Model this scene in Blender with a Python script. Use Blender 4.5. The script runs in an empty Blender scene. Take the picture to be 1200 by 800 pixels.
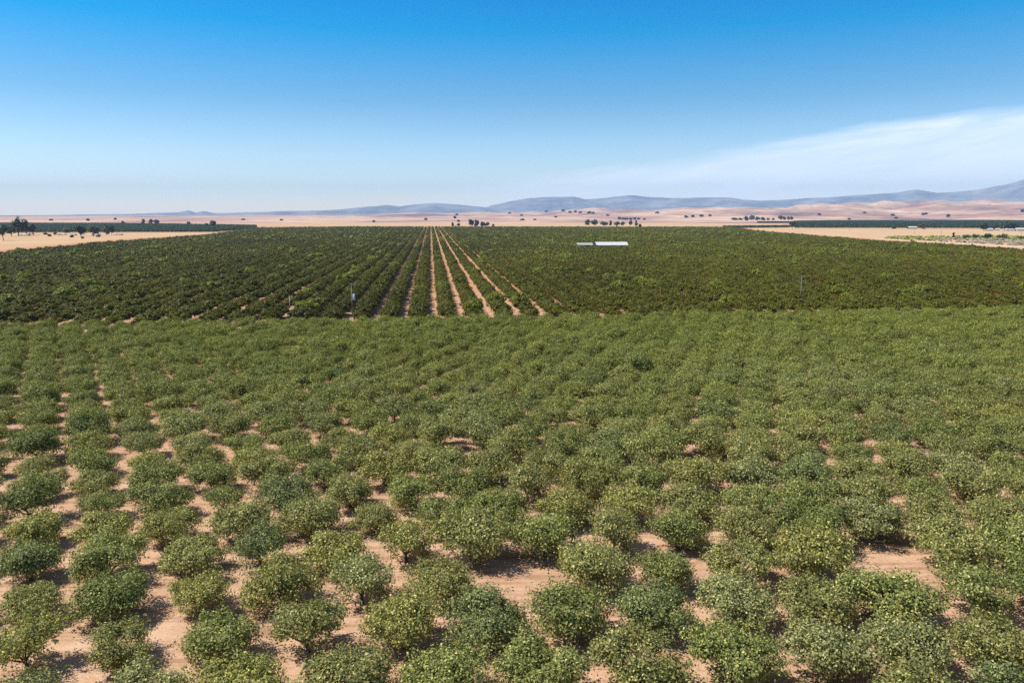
import bpy, math, random
import numpy as np
from mathutils import noise as mnoise, Vector

sc = bpy.context.scene
COL = sc.collection
R = math.radians
rng = np.random.default_rng(7)
random.seed(7)

# ------------------------------------------------------------------ camera constants
CAM_H = 27.0
F = 880.0                      # focal length in pixels of a 1200 px wide frame
PITCH = math.atan((400 - 253) / F)

def ray(px, py):
    u = (px - 600) / F; v = (400 - py) / F
    return (u, math.cos(PITCH) + v * math.sin(PITCH), -math.sin(PITCH) + v * math.cos(PITCH))

def at(px, py, z=0.0):
    """the point of the level z that is seen along this line of sight"""
    d = ray(px, py); t = (z - CAM_H) / d[2]
    return (d[0] * t, d[1] * t)

def project(x, y, z):
    dz = z - CAM_H
    depth = y * math.cos(PITCH) - dz * math.sin(PITCH)
    up = y * math.sin(PITCH) + dz * math.cos(PITCH)
    if depth <= 0.1: return (-1e6, -1e6)
    return (600 + F * x / depth, 400 - F * up / depth)

def az_of(px): return math.atan((px - 600) / F)

# ------------------------------------------------------------------ tagging helpers
def tag(o, label=None, cat=None, group=None, kind=None):
    if label: o['label'] = label
    if cat: o['category'] = cat
    if group: o['group'] = group
    if kind: o['kind'] = kind
    return o

def empty(name, loc, rz=0.0, scale=1.0):
    o = bpy.data.objects.new(name, None); COL.objects.link(o)
    o.location = loc; o.rotation_euler = (0, 0, rz)
    o.scale = scale if hasattr(scale, '__len__') else (scale,) * 3
    o.empty_display_size = 0.3
    return o

def link(name, me, parent=None, loc=None):
    o = bpy.data.objects.new(name, me); COL.objects.link(o)
    if parent: o.parent = parent
    if loc is not None: o.location = loc
    return o

def mesh_of(name, verts, faces, mat, smooth=False, tint=None):
    me = bpy.data.meshes.new(name)
    me.from_pydata([tuple(map(float, v)) for v in verts], [], [tuple(map(int, f)) for f in faces])
    if mat: me.materials.append(mat)
    if smooth: me.polygons.foreach_set('use_smooth', [True] * len(me.polygons))
    if tint is not None:
        a = me.attributes.new('leaf_tint', 'FLOAT', 'FACE'); a.data.foreach_set('value', np.asarray(tint, dtype=np.float32))
    me.update()
    return me

# ------------------------------------------------------------------ materials
def new_mat(name):
    m = bpy.data.materials.new(name); m.use_nodes = True
    nt = m.node_tree; nt.nodes.clear()
    return m, nt, nt.nodes, nt.links

def noise_node(n, l, vec, scale, detail=4, rough=0.55):
    t = n.new('ShaderNodeTexNoise'); t.inputs['Scale'].default_value = scale
    t.inputs['Detail'].default_value = detail; t.inputs['Roughness'].default_value = rough
    if vec is not None: l.new(vec, t.inputs['Vector'])
    return t

def ramp(n, l, fac, stops):
    r = n.new('ShaderNodeValToRGB')
    e = r.color_ramp.elements
    while len(e) < len(stops): e.new(0.5)
    for k, (p, c) in enumerate(stops):
        e[k].position = p; e[k].color = (*c, 1) if len(c) == 3 else c
    l.new(fac, r.inputs['Fac'])
    return r

def mix_color(n, l, fac, a, b, mode='MIX'):
    m = n.new('ShaderNodeMix'); m.data_type = 'RGBA'; m.blend_type = mode
    for idx, v in ((0, fac), (6, a), (7, b)):
        if isinstance(v, bpy.types.NodeSocket): l.new(v, m.inputs[idx])
        elif isinstance(v, (tuple, list)): m.inputs[idx].default_value = (*v, 1) if len(v) == 3 else v
        else: m.inputs[idx].default_value = v
    return m.outputs[2]

def math_node(n, l, op, a, b=None, clamp=False):
    m = n.new('ShaderNodeMath'); m.operation = op; m.use_clamp = clamp
    for i, v in enumerate((a, b)):
        if v is None: continue
        if isinstance(v, bpy.types.NodeSocket): l.new(v, m.inputs[i])
        else: m.inputs[i].default_value = v
    return m.outputs[0]

def finish(m, n, l, color, rough=0.8, spec=0.3, bump=None, bump_d=0.05, metallic=0.0):
    out = n.new('ShaderNodeOutputMaterial'); p = n.new('ShaderNodeBsdfPrincipled')
    if isinstance(color, bpy.types.NodeSocket): l.new(color, p.inputs['Base Color'])
    else: p.inputs['Base Color'].default_value = (*color, 1)
    p.inputs['Roughness'].default_value = rough
    p.inputs['Specular IOR Level'].default_value = spec
    p.inputs['Metallic'].default_value = metallic
    if bump is not None:
        b = n.new('ShaderNodeBump'); b.inputs['Distance'].default_value = bump_d; b.inputs['Strength'].default_value = 0.8
        l.new(bump, b.inputs['Height']); l.new(b.outputs['Normal'], p.inputs['Normal'])
    l.new(p.outputs[0], out.inputs['Surface'])
    return m

def world_pos(n): return n.new('ShaderNodeNewGeometry').outputs['Position']

def leaf_material(name, source, soft=False):
    """leaf colour = the tree's own tint (object colour or per-tree attribute) with leaf to leaf variation"""
    m, nt, n, l = new_mat(name)
    if source == 'object': tint = n.new('ShaderNodeObjectInfo').outputs['Color']
    elif source == 'instance':
        a = n.new('ShaderNodeAttribute'); a.attribute_type = 'INSTANCER'; a.attribute_name = 'tree_tint'; tint = a.outputs['Color']
    else:
        c = n.new('ShaderNodeRGB'); c.outputs[0].default_value = (*source, 1); tint = c.outputs[0]
    a = n.new('ShaderNodeAttribute'); a.attribute_name = 'leaf_tint'
    vr = ramp(n, l, a.outputs['Fac'], [(0.0, (0.72, 0.76, 0.7)), (0.5, (1.0, 1.0, 0.95)), (1.0, (1.4, 1.35, 1.25))] if soft else [(0.0, (0.36, 0.40, 0.36)), (0.42, (0.82, 0.86, 0.74)), (0.68, (1.42, 1.34, 1.12)), (1.0, (3.0, 2.65, 2.9))])  # unless soft, glints and dark gaps are painted into the leaf tint
    col = mix_color(n, l, 1.0, tint, vr.outputs[0], 'MULTIPLY')
    p = n.new('ShaderNodeBsdfPrincipled'); l.new(col, p.inputs['Base Color'])
    p.inputs['Roughness'].default_value = 0.5; p.inputs['Specular IOR Level'].default_value = 0.18
    tr = n.new('ShaderNodeBsdfTranslucent')
    tc = mix_color(n, l, 1.0, col, (1.1, 1.2, 0.6), 'MULTIPLY'); l.new(tc, tr.inputs['Color'])
    mx = n.new('ShaderNodeMixShader'); mx.inputs[0].default_value = 0.22
    l.new(p.outputs[0], mx.inputs[1]); l.new(tr.outputs[0], mx.inputs[2])
    out = n.new('ShaderNodeOutputMaterial'); l.new(mx.outputs[0], out.inputs['Surface'])
    return m

M = {}
M['leaf'] = leaf_material('orchard_leaf', 'object')
M['leaf_mass'] = leaf_material('orchard_leaf_mass', 'instance')
M['leaf_far'] = leaf_material('far_leaf_mass', 'instance', True)

def bark():
    m, nt, n, l = new_mat('bark')
    nz = noise_node(n, l, world_pos(n), 9, 5)
    c = ramp(n, l, nz.outputs['Fac'], [(0.3, (0.06, 0.045, 0.035)), (0.7, (0.16, 0.125, 0.1))])
    return finish(m, n, l, c.outputs[0], 0.9, 0.2, nz.outputs['Fac'], 0.03)
M['bark'] = bark()

def soil():
    m, nt, n, l = new_mat('orchard_soil')
    pos = world_pos(n)
    big = noise_node(n, l, pos, 0.035, 4)
    mid = noise_node(n, l, pos, 0.45, 6, 0.6)
    fine = noise_node(n, l, pos, 6.0, 5, 0.7)
    mp = n.new('ShaderNodeMapping'); mp.inputs['Rotation'].default_value = (0, 0, R(6)); mp.inputs['Scale'].default_value = (0.12, 1.6, 1); l.new(pos, mp.inputs['Vector'])
    trk = noise_node(n, l, mp.outputs[0], 1.0, 3, 0.5)
    c1 = ramp(n, l, mid.outputs['Fac'], [(0.3, (0.40, 0.25, 0.155)), (0.55, (0.50, 0.335, 0.225)), (0.75, (0.56, 0.40, 0.285))]).outputs[0]
    c2 = mix_color(n, l, math_node(n, l, 'MULTIPLY', big.outputs['Fac'], 0.45), c1, (0.46, 0.24, 0.13))
    f = ramp(n, l, fine.outputs['Fac'], [(0.3, (0.7, 0.7, 0.7)), (0.6, (1.05, 1.05, 1.05))]).outputs[0]
    c3 = mix_color(n, l, 0.8, c2, f, 'MULTIPLY')
    t = ramp(n, l, trk.outputs['Fac'], [(0.4, (0.70, 0.65, 0.60)), (0.52, (1.08, 1.08, 1.08))]).outputs[0]
    c4 = mix_color(n, l, 0.8, c3, t, 'MULTIPLY')
    # beyond the near block the soil is redder
    sx = n.new('ShaderNodeSeparateXYZ'); l.new(pos, sx.inputs[0])
    far = math_node(n, l, 'MULTIPLY', math_node(n, l, 'SUBTRACT', sx.outputs['Y'], 190.0), 0.01, True)
    c5 = mix_color(n, l, math_node(n, l, 'MULTIPLY', far, 0.75), c4, (0.44, 0.225, 0.12))
    lit = noise_node(n, l, pos, 2.6, 8, 0.72); lit2 = noise_node(n, l, pos, 0.16, 3, 0.5)
    litter = math_node(n, l, 'MULTIPLY', ramp(n, l, lit.outputs['Fac'], [(0.54, (0, 0, 0)), (0.62, (1, 1, 1))]).outputs[0], ramp(n, l, lit2.outputs['Fac'], [(0.42, (0.1, 0.1, 0.1)), (0.6, (0.85, 0.85, 0.85))]).outputs[0])
    c5 = mix_color(n, l, litter, c5, (0.21, 0.135, 0.085))
    h = math_node(n, l, 'ADD', mid.outputs['Fac'], math_node(n, l, 'MULTIPLY', fine.outputs['Fac'], 0.3))
    return finish(m, n, l, c5, 0.95, 0.1, h, 0.12)
M['soil'] = soil()

def dry_ground():
    m, nt, n, l = new_mat('dry_grass_ground')
    pos = world_pos(n)
    mp = n.new('ShaderNodeMapping'); mp.inputs['Scale'].default_value = (0.0011, 0.0004, 0.001); l.new(pos, mp.inputs['Vector'])
    fields = n.new('ShaderNodeTexVoronoi'); fields.inputs['Scale'].default_value = 1.0; l.new(mp.outputs[0], fields.inputs['Vector'])
    fr = n.new('ShaderNodeSeparateColor'); l.new(fields.outputs['Color'], fr.inputs[0])
    mid = noise_node(n, l, pos, 0.012, 6, 0.6)
    fine = noise_node(n, l, pos, 0.5, 5, 0.65)
    c1 = ramp(n, l, fr.outputs[0], [(0.1, (0.44, 0.28, 0.16)), (0.5, (0.50, 0.34, 0.20)), (0.9, (0.47, 0.27, 0.17))]).outputs[0]
    c2 = mix_color(n, l, 0.5, c1, ramp(n, l, mid.outputs['Fac'], [(0.3, (0.40, 0.25, 0.14)), (0.7, (0.56, 0.39, 0.23))]).outputs[0])
    c3 = mix_color(n, l, 0.6, c2, ramp(n, l, fine.outputs['Fac'], [(0.3, (0.8, 0.8, 0.78)), (0.7, (1.1, 1.1, 1.1))]).outputs[0], 'MULTIPLY')
    return finish(m, n, l, c3, 0.95, 0.1, fine.outputs['Fac'], 0.1)
M['ground'] = dry_ground()

def plain_noise(name, a, b, scale, rough=0.9, spec=0.15, bump_d=0.02, metallic=0.0):
    m, nt, n, l = new_mat(name)
    nz = noise_node(n, l, world_pos(n), scale, 5, 0.6)
    c = ramp(n, l, nz.outputs['Fac'], [(0.3, a), (0.7, b)])
    return finish(m, n, l, c.outputs[0], rough, spec, nz.outputs['Fac'], bump_d, metallic)
M['road'] = plain_noise('pale_dirt_road', (0.44, 0.30, 0.20), (0.58, 0.43, 0.30), 0.25, 0.95, 0.1, 0.08)
M['path'] = plain_noise('sandy_path', (0.50, 0.37, 0.24), (0.62, 0.48, 0.34), 0.25, 0.95, 0.1, 0.08)
def hill_mat():
    m, nt, n, l = new_mat('dry_hill_grass')
    pos = world_pos(n)
    mp = n.new('ShaderNodeMapping'); mp.inputs['Scale'].default_value = (0.0011, 0.0006, 0.004); l.new(pos, mp.inputs['Vector'])
    a = noise_node(n, l, mp.outputs[0], 1.0, 8, 0.62); b_ = noise_node(n, l, pos, 0.004, 6, 0.6)
    c1 = ramp(n, l, a.outputs['Fac'], [(0.36, (0.22, 0.135, 0.125)), (0.47, (0.42, 0.26, 0.195)), (0.56, (0.58, 0.40, 0.275)), (0.66, (0.40, 0.225, 0.16))]).outputs[0]
    c2 = mix_color(n, l, 0.55, c1, ramp(n, l, b_.outputs['Fac'], [(0.4, (0.62, 0.6, 0.64)), (0.58, (1.15, 1.12, 1.08))]).outputs[0], 'MULTIPLY')
    return finish(m, n, l, c2, 0.95, 0.1, b_.outputs['Fac'], 6.0)
M['hills'] = hill_mat()
M['mount'] = plain_noise('haze_tinted_mountain', (0.14, 0.145, 0.17), (0.33, 0.31, 0.33), 0.0022, 0.95, 0.1, 8.0)  # bluish haze put into the slope colour, on top of the haze box
M['white_metal'] = plain_noise('white_sheet_metal', (0.46, 0.47, 0.48), (0.58, 0.58, 0.58), 0.5, 0.5, 0.4, 0.005)
M['pale_metal'] = plain_noise('pale_galvanised', (0.42, 0.43, 0.42), (0.58, 0.58, 0.55), 1.2, 0.5, 0.4, 0.005)
M['dark_open'] = plain_noise('dark_interior', (0.02, 0.02, 0.02), (0.05, 0.045, 0.04), 1.0)
M['pole_wood'] = plain_noise('weathered_pole', (0.22, 0.18, 0.15), (0.36, 0.31, 0.27), 3.0)
M['grey_metal'] = plain_noise('grey_metal', (0.35, 0.36, 0.37), (0.5, 0.5, 0.5), 2.0, 0.5, 0.4)
M['concrete'] = plain_noise('pale_concrete', (0.45, 0.42, 0.38), (0.6, 0.57, 0.52), 2.0)
M['shelter_roof'] = plain_noise('dull_shelter_roof', (0.26, 0.28, 0.25), (0.38, 0.39, 0.35), 0.6)
M['rubble'] = plain_noise('pale_rubble', (0.38, 0.32, 0.28), (0.62, 0.56, 0.5), 0.7, 0.95, 0.1, 0.2)
M['glass_dark'] = finish(*(lambda t: (t[0], t[2], t[3]))(new_mat('dark_window_glass')), (0.03, 0.035, 0.04), 0.1, 0.5)

# ------------------------------------------------------------------ basic mesh shapes
class MB:
    def __init__(s): s.v, s.f = [], []
    def add(s, vs, fs):
        k = len(s.v); s.v += [tuple(v) for v in vs]; s.f += [tuple(i + k for i in f) for f in fs]
    def box(s, x0, x1, y0, y1, z0, z1):
        s.add([(x0, y0, z0), (x1, y0, z0), (x1, y1, z0), (x0, y1, z0), (x0, y0, z1), (x1, y0, z1), (x1, y1, z1), (x0, y1, z1)],
              [(3, 2, 1, 0), (4, 5, 6, 7), (0, 1, 5, 4), (1, 2, 6, 5), (2, 3, 7, 6), (3, 0, 4, 7)])
    def tube(s, pts, rads, n=7):
        k = len(s.v); pts = [Vector(p) for p in pts]
        for i, p in enumerate(pts):
            d = (pts[min(i + 1, len(pts) - 1)] - pts[max(i - 1, 0)]).normalized()
            a = d.orthogonal().normalized() if abs(d.z) < 0.98 else Vector((1, 0, 0)); b = d.cross(a).normalized(); a = b.cross(d)
            for j in range(n):
                t = 2 * math.pi * j / n
                s.v.append(tuple(p + (a * math.cos(t) + b * math.sin(t)) * rads[i]))
        for i in range(len(pts) - 1):
            for j in range(n):
                s.f.append((k + i * n + j, k + i * n + (j + 1) % n, k + (i + 1) * n + (j + 1) % n, k + (i + 1) * n + j))
        s.f.append(tuple(k + j for j in range(n))[::-1]); s.f.append(tuple(k + (len(pts) - 1) * n + j for j in range(n)))
    def mesh(s, name, mat, smooth=False): return mesh_of(name, s.v, s.f, mat, smooth)

def sheet(name, poly, z, mat):
    o = link(name, mesh_of(name, [(x, y, z) for x, y in poly], [tuple(range(len(poly)))], mat))
    me = o.data
    if me.polygons[0].normal.z < 0: me.flip_normals()
    tag(o, kind='structure')
    return o

# ------------------------------------------------------------------ foliage
def smooth(t): t = min(max(t, 0), 1); return t * t * (3 - 2 * t)

def leaf_quads(C, N, L, aspect, g, fold=0.0):
    """one kite shaped leaf per centre"""
    n = len(C)
    N = N / np.linalg.norm(N, axis=1, keepdims=True)
    A = g.normal(size=(n, 3)); A -= N * (A * N).sum(1, keepdims=True); A /= np.linalg.norm(A, axis=1, keepdims=True)
    B = np.cross(N, A)
    L = L.reshape(-1, 1); W = L * aspect
    v = np.stack([C - A * L * 0.5, C + B * W * 0.5 + A * L * 0.08 + N * L * fold, C + A * L * 0.5, C - B * W * 0.5 + A * L * 0.08 + N * L * fold], 1).reshape(-1, 3)
    f = np.arange(n * 4).reshape(-1, 4)
    return v, f

def crown_points(lobes, n_clump, per, clump_r, g, shell=0.55, low=-0.55, tufts=0):
    """leaf positions and outward directions: clumps spread through a few ellipsoid lobes (cx,cy,cz,rx,ry,rz)"""
    C, N = [], []
    w = np.array([l[3] * l[4] * l[5] for l in lobes]) ** 0.7; w /= w.sum()
    for li in g.choice(len(lobes), n_clump, p=w):
        cx, cy, cz, rx, ry, rz = lobes[li]
        d = g.normal(size=3); d /= np.linalg.norm(d)
        if d[2] < low: d[2] = -d[2] * g.uniform(0.0, 1.0)
        d /= np.linalg.norm(d)
        rad = shell + (1 - shell) * g.uniform() ** 0.6
        c = np.array([cx + d[0] * rx * rad, cy + d[1] * ry * rad, cz + d[2] * rz * rad])
        k = int(per * g.uniform(0.6, 1.4))
        r = clump_r * g.uniform(0.7, 1.3)
        e = g.normal(size=(k, 3)); e /= np.linalg.norm(e, axis=1, keepdims=True)
        q = e * (g.uniform(size=(k, 1)) ** 0.45) * r; q[:, 2] *= 0.75
        C.append(c + q); N.append(e * 0.5 + d * 0.55 + np.array([0, 0, 0.55]) + g.normal(size=(k, 3)) * 0.6)
    for k in range(tufts):                                   # stray shoots standing out of the crown
        cx, cy, cz, rx, ry, rz = lobes[int(g.integers(0, len(lobes)))]
        d = g.normal(size=3); d[2] = abs(d[2]) * 0.8 - 0.1; d /= np.linalg.norm(d)
        b0 = np.array([cx + d[0] * rx * .85, cy + d[1] * ry * .85, cz + d[2] * rz * .85])
        m = int(g.integers(14, 30)); t = g.uniform(0, 1, (m, 1)) * g.uniform(.35, .85)
        dd = d + np.array([0, 0, .45]) + g.normal(0, .25, 3)
        C.append(b0 + dd * t + g.normal(size=(m, 3)) * .09); N.append(g.normal(size=(m, 3)) + np.array([0, 0, .6]) + d * .4)
    return np.concatenate(C), np.concatenate(N)

def icosphere(cx, cy, cz, rx, ry, rz, g, seg=8, rings=5, rough=0.18):
    v, f = [], []
    for i in range(rings + 1):
        th = math.pi * i / rings
        for j in range(seg):
            ph = 2 * math.pi * j / seg
            k = 1 + g.uniform(-rough, rough)
            v.append((cx + rx * k * math.sin(th) * math.cos(ph), cy + ry * k * math.sin(th) * math.sin(ph), cz + rz * k * math.cos(th)))
    for i in range(rings):
        for j in range(seg):
            f.append((i * seg + j, (i + 1) * seg + j, (i + 1) * seg + (j + 1) % seg, i * seg + (j + 1) % seg))
    return v, f

def crown_mesh(name, lobes, n_clump, per, clump_r, leaf, mat, g, shell=0.55, low=-0.55, aspect=0.62, core=0.0, tufts=0):
    C, N = crown_points(lobes, n_clump, per, clump_r, g, shell, low, tufts)
    L = leaf * g.uniform(0.7, 1.3, len(C))
    v, f = leaf_quads(C, N, L, aspect, g, 0.06)
    tint = np.clip(g.beta(2.2, 2.6, len(C)) + g.normal(0, 0.05, len(C)), 0, 1)
    v = v.tolist(); f = f.tolist(); tint = tint.tolist()
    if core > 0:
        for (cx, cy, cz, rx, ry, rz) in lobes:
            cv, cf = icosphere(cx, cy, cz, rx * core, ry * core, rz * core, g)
            k = len(v); v += cv; f += [tuple(i + k for i in q) for q in cf]; tint += [0.15] * len(cf)  # solid core added to block light, tinted dark as the crown's inner shade
    return mesh_of(name, v, f, mat, tint=tint)

def orchard_lobes(g, spread=1.0, height=1.0, nl=6):
    lobes = [(0, 0, 1.85 * height, 1.95 * spread, 1.95 * spread, 1.2 * height)]
    turn = g.uniform(0, 6.28)
    for k in range(nl):
        a = turn + 2 * math.pi * (k + g.uniform(-0.45, 0.45)) / nl
        d = g.uniform(1.1, 1.65) * spread; r = g.uniform(0.8, 1.2) * spread
        lobes.append((d * math.cos(a), d * math.sin(a), g.uniform(1.25, 2.45) * height, r, r * g.uniform(.75, 1.25), r * g.uniform(0.6, 0.95)))
    lobes.append((g.uniform(-1.0, 1.0), g.uniform(-1.0, 1.0), 2.55 * height, 1.0, 1.0, .65))
    return lobes

def trunk_mesh(name, lobes, trunk_h, r, g, nb=6, base=-0.1, seg=7):
    b = MB()
    lean = (g.uniform(-.12, .12), g.uniform(-.12, .12))
    top = Vector((lean[0], lean[1], trunk_h))
    b.tube([(0, 0, base), (lean[0] * 0.3, lean[1] * 0.3, trunk_h * 0.35), top], [r * 1.35, r * 1.0, r * 0.9], seg)
    for k in range(nb):
        l = lobes[k % len(lobes)]
        tip = Vector((l[0] + g.uniform(-.4, .4), l[1] + g.uniform(-.4, .4), l[2] + l[5] * g.uniform(0.1, 0.55)))
        if k == 0: tip = Vector((l[0] + l[3] * .4, l[1] - l[4] * .3, l[2] + l[5] * .4))
        mid = top.lerp(tip, 0.5) + Vector((0, 0, -0.08 * (tip - top).length))
        b.tube([top - Vector((0, 0, r * 0.6)), mid, tip], [r * 0.62, r * 0.4, r * 0.12], 5)
        for q in range(2):
            p0 = mid.lerp(tip, g.uniform(0.1, 0.5))
            p1 = p0 + Vector((g.uniform(-1, 1), g.uniform(-1, 1), g.uniform(0.1, 0.9))) * (l[3] * 0.5)
            b.tube([p0, p1], [r * 0.26, r * 0.07], 4)
    return b.mesh(name, M['bark'], True)

# ------------------------------------------------------------------ orchard geometry
AZ = R(-6.1)
CX = (math.cos(AZ), -math.sin(AZ)); RX = (math.sin(AZ), math.cos(AZ))      # across / along the rows
P_, Q_ = 5.55, 5.92
A0, B0 = 0.065 * P_, 0.5 * Q_
def grid_xy(A, B): return (A * CX[0] + B * RX[0], A * CX[1] + B * RX[1])
def grid_ab(x, y): return (x * CX[0] + y * CX[1], x * RX[0] + y * RX[1])

END_B = 182.5                    # end of the near block along the rows
class Site: pass
sites = []
j = 0
for j in range(4, int(END_B / Q_) + 1):
    B = B0 + j * Q_
    if B > END_B: break
    off = A0 + (P_ / 2 if j % 2 else 0)
    W = 0.78 * B + 40
    for i in range(int(-W / P_), int(W / P_) + 1):
        A = off + i * P_
        x, y = grid_xy(A + rng.normal(0, .12), B + rng.normal(0, .14))
        if y < 18: continue
        s = Site(); s.x, s.y, s.j, s.A, s.B = x, y, j, A, B
        s.px, s.py = project(x, y, 2.3)
        sites.append(s)
GONE = []
# bare clearings: the tree that would cover each is missing
for (hx, hy) in [(567, 520), (610, 682), (1010, 664), (842, 522)]:
    s = min(sites, key=lambda s: (s.px - hx) ** 2 + ((s.py - hy) * 1.6) ** 2)
    sites.remove(s); GONE.append((s.x, s.y))
# weak replants beside sandy patches
WEAK = [(66, 535), (95, 590), (285, 515), (70, 690), (210, 700), (105, 722), (975, 520), (1020, 520), (540, 660), (150, 540), (300, 575)]
for s in sites: s.weak = False
for (hx, hy) in WEAK:
    s = min(sites, key=lambda s: (s.px - hx) ** 2 + ((s.py - hy) * 1.6) ** 2); s.weak = True

# tree looks: (words, leaf colour, size range, how common)
LOOKS = [
    ('olive green', (0.236, 0.234, 0.086), 0.34),
    ('mid green', (0.212, 0.226, 0.076), 0.26),
    ('grey-green', (0.236, 0.240, 0.104), 0.20),
    ('yellowish green', (0.252, 0.246, 0.080), 0.12),
    ('blue-green', (0.184, 0.208, 0.084), 0.05),
    ('dark green', (0.160, 0.182, 0.058), 0.03),
]
SPECIAL_DARK = [(75, 505), (345, 570), (10, 590), (20, 520)]        # darker or bluer trees picked out in the photograph
def look_for(s):
    r = rng.uniform(); acc = 0
    for k, L in enumerate(LOOKS):
        acc += L[2]
        if r < acc: return k
    return 0
n_var = 13
V_TRUNK, V_CROWN = [], []
for k in range(n_var):
    g = np.random.default_rng(100 + k)
    sp = g.uniform(1.045, 1.135); hg = g.uniform(0.86, 1.0)
    lobes = orchard_lobes(g, sp, hg, 6 + k % 3)
    sparse = (k == n_var - 1)
    V_CROWN.append(crown_mesh('orchard_crown', lobes, 150 if not sparse else 95, 76 if not sparse else 64, 0.7, 0.17, M['leaf'], g, shell=0.4, low=-0.75, tufts=46))
    V_TRUNK.append(trunk_mesh('orchard_trunk', lobes, 0.7 * hg, 0.13, g, 7))

for s in sites:
    s.look = look_for(s)
    s.var = int(rng.integers(0, n_var - 1)) if rng.uniform() > 0.05 else n_var - 1
    s.scale = rng.normal(1.0, 0.05); s.hz = rng.normal(1.0, 0.06)
    if rng.uniform() < 0.04: s.scale *= 0.86
    if s.weak: s.scale = rng.uniform(0.80, 0.88); s.hz *= 0.95
    s.rz = rng.uniform(0, 6.28)
    # the left part of the near block is thinner, the right part and the far rows close up
    s.scale *= 0.93 + 0.10 * min(max((s.px - 100) / 800, 0), 1) + 0.09 * min(max((s.B - 85) / 60, 0), 1)
    if any((s.x - gx) ** 2 + (s.y - gy) ** 2 < 49 for gx, gy in GONE): s.scale *= 1.1
    # the far part of the near block is a yellower green
    far = min(max((s.B - 70) / 90, 0), 1)
    c = np.array(LOOKS[s.look][1]); c = c * (1 - 0.65 * far) + np.array((0.200, 0.222, 0.030)) * (0.94 + 0.12 * min(max(s.px / 1200, 0), 1)) * 0.65 * far
    s.color = c * rng.uniform(0.9, 1.1) * (1.10 - 0.10 * far)
for (hx, hy) in SPECIAL_DARK:
    s = min(sites, key=lambda s: (s.px - hx) ** 2 + ((s.py - hy) * 1.6) ** 2)
    s.look = 4 if hx > 300 else 5; s.color = np.array(LOOKS[s.look][1]); s.scale = 1.1; s.weak = False

def in_view(s): return -25 < s.px < 1225 and s.py < 830 and project(s.x, s.y, 4.0)[1] < 800
vis = sorted([s for s in sites if in_view(s)], key=lambda s: s.y)
single = vis[:300]
keep = set(id(s) for s in single)
rest = [s for s in sites if id(s) not in keep]

ORD = ['zeroth', 'first', 'second', 'third', 'fourth', 'fifth', 'sixth', 'seventh', 'eighth', 'ninth', 'tenth', 'eleventh', 'twelfth', 'thirteenth', 'fourteenth', 'fifteenth', 'sixteenth', 'seventeenth', 'eighteenth', 'nineteenth', 'twentieth']
def ordinal(k):
    if k <= 20: return ORD[k]
    tens = {2: 'twenty', 3: 'thirty', 4: 'forty'}[k // 10]
    return tens + '-' + ORD[k % 10] if k % 10 else {2: 'twentieth', 3: 'thirtieth', 4: 'fortieth'}[k // 10]

rows = {}
for s in single: rows.setdefault(s.j, []).append(s)
for r_i, jj in enumerate(sorted(rows)):
    row = sorted(rows[jj], key=lambda s: s.px)
    for c_i, s in enumerate(row):
        size = 'small' if s.weak else 'broad' if s.scale > 1.07 else 'compact' if s.scale < 0.93 else 'thin-leaved' if s.var == n_var - 1 else 'rounded'
        where = '%s from the left, %s row up from the bottom edge' % (ordinal(c_i + 1), ordinal(r_i + 1))
        s.label = '%s %s tree, %s' % (size, LOOKS[s.look][0], where)
for s in single:
    t = empty('orchard_tree', (s.x, s.y, 0), s.rz, (s.scale, s.scale, s.scale * s.hz))
    tag(t, s.label, 'tree', 'orchard trees standing in staggered rows')
    tr = link('trunk', V_TRUNK[s.var], t)
    cr = link('crown', V_CROWN[s.var], t); cr.color = (*s.color, 1)

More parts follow.
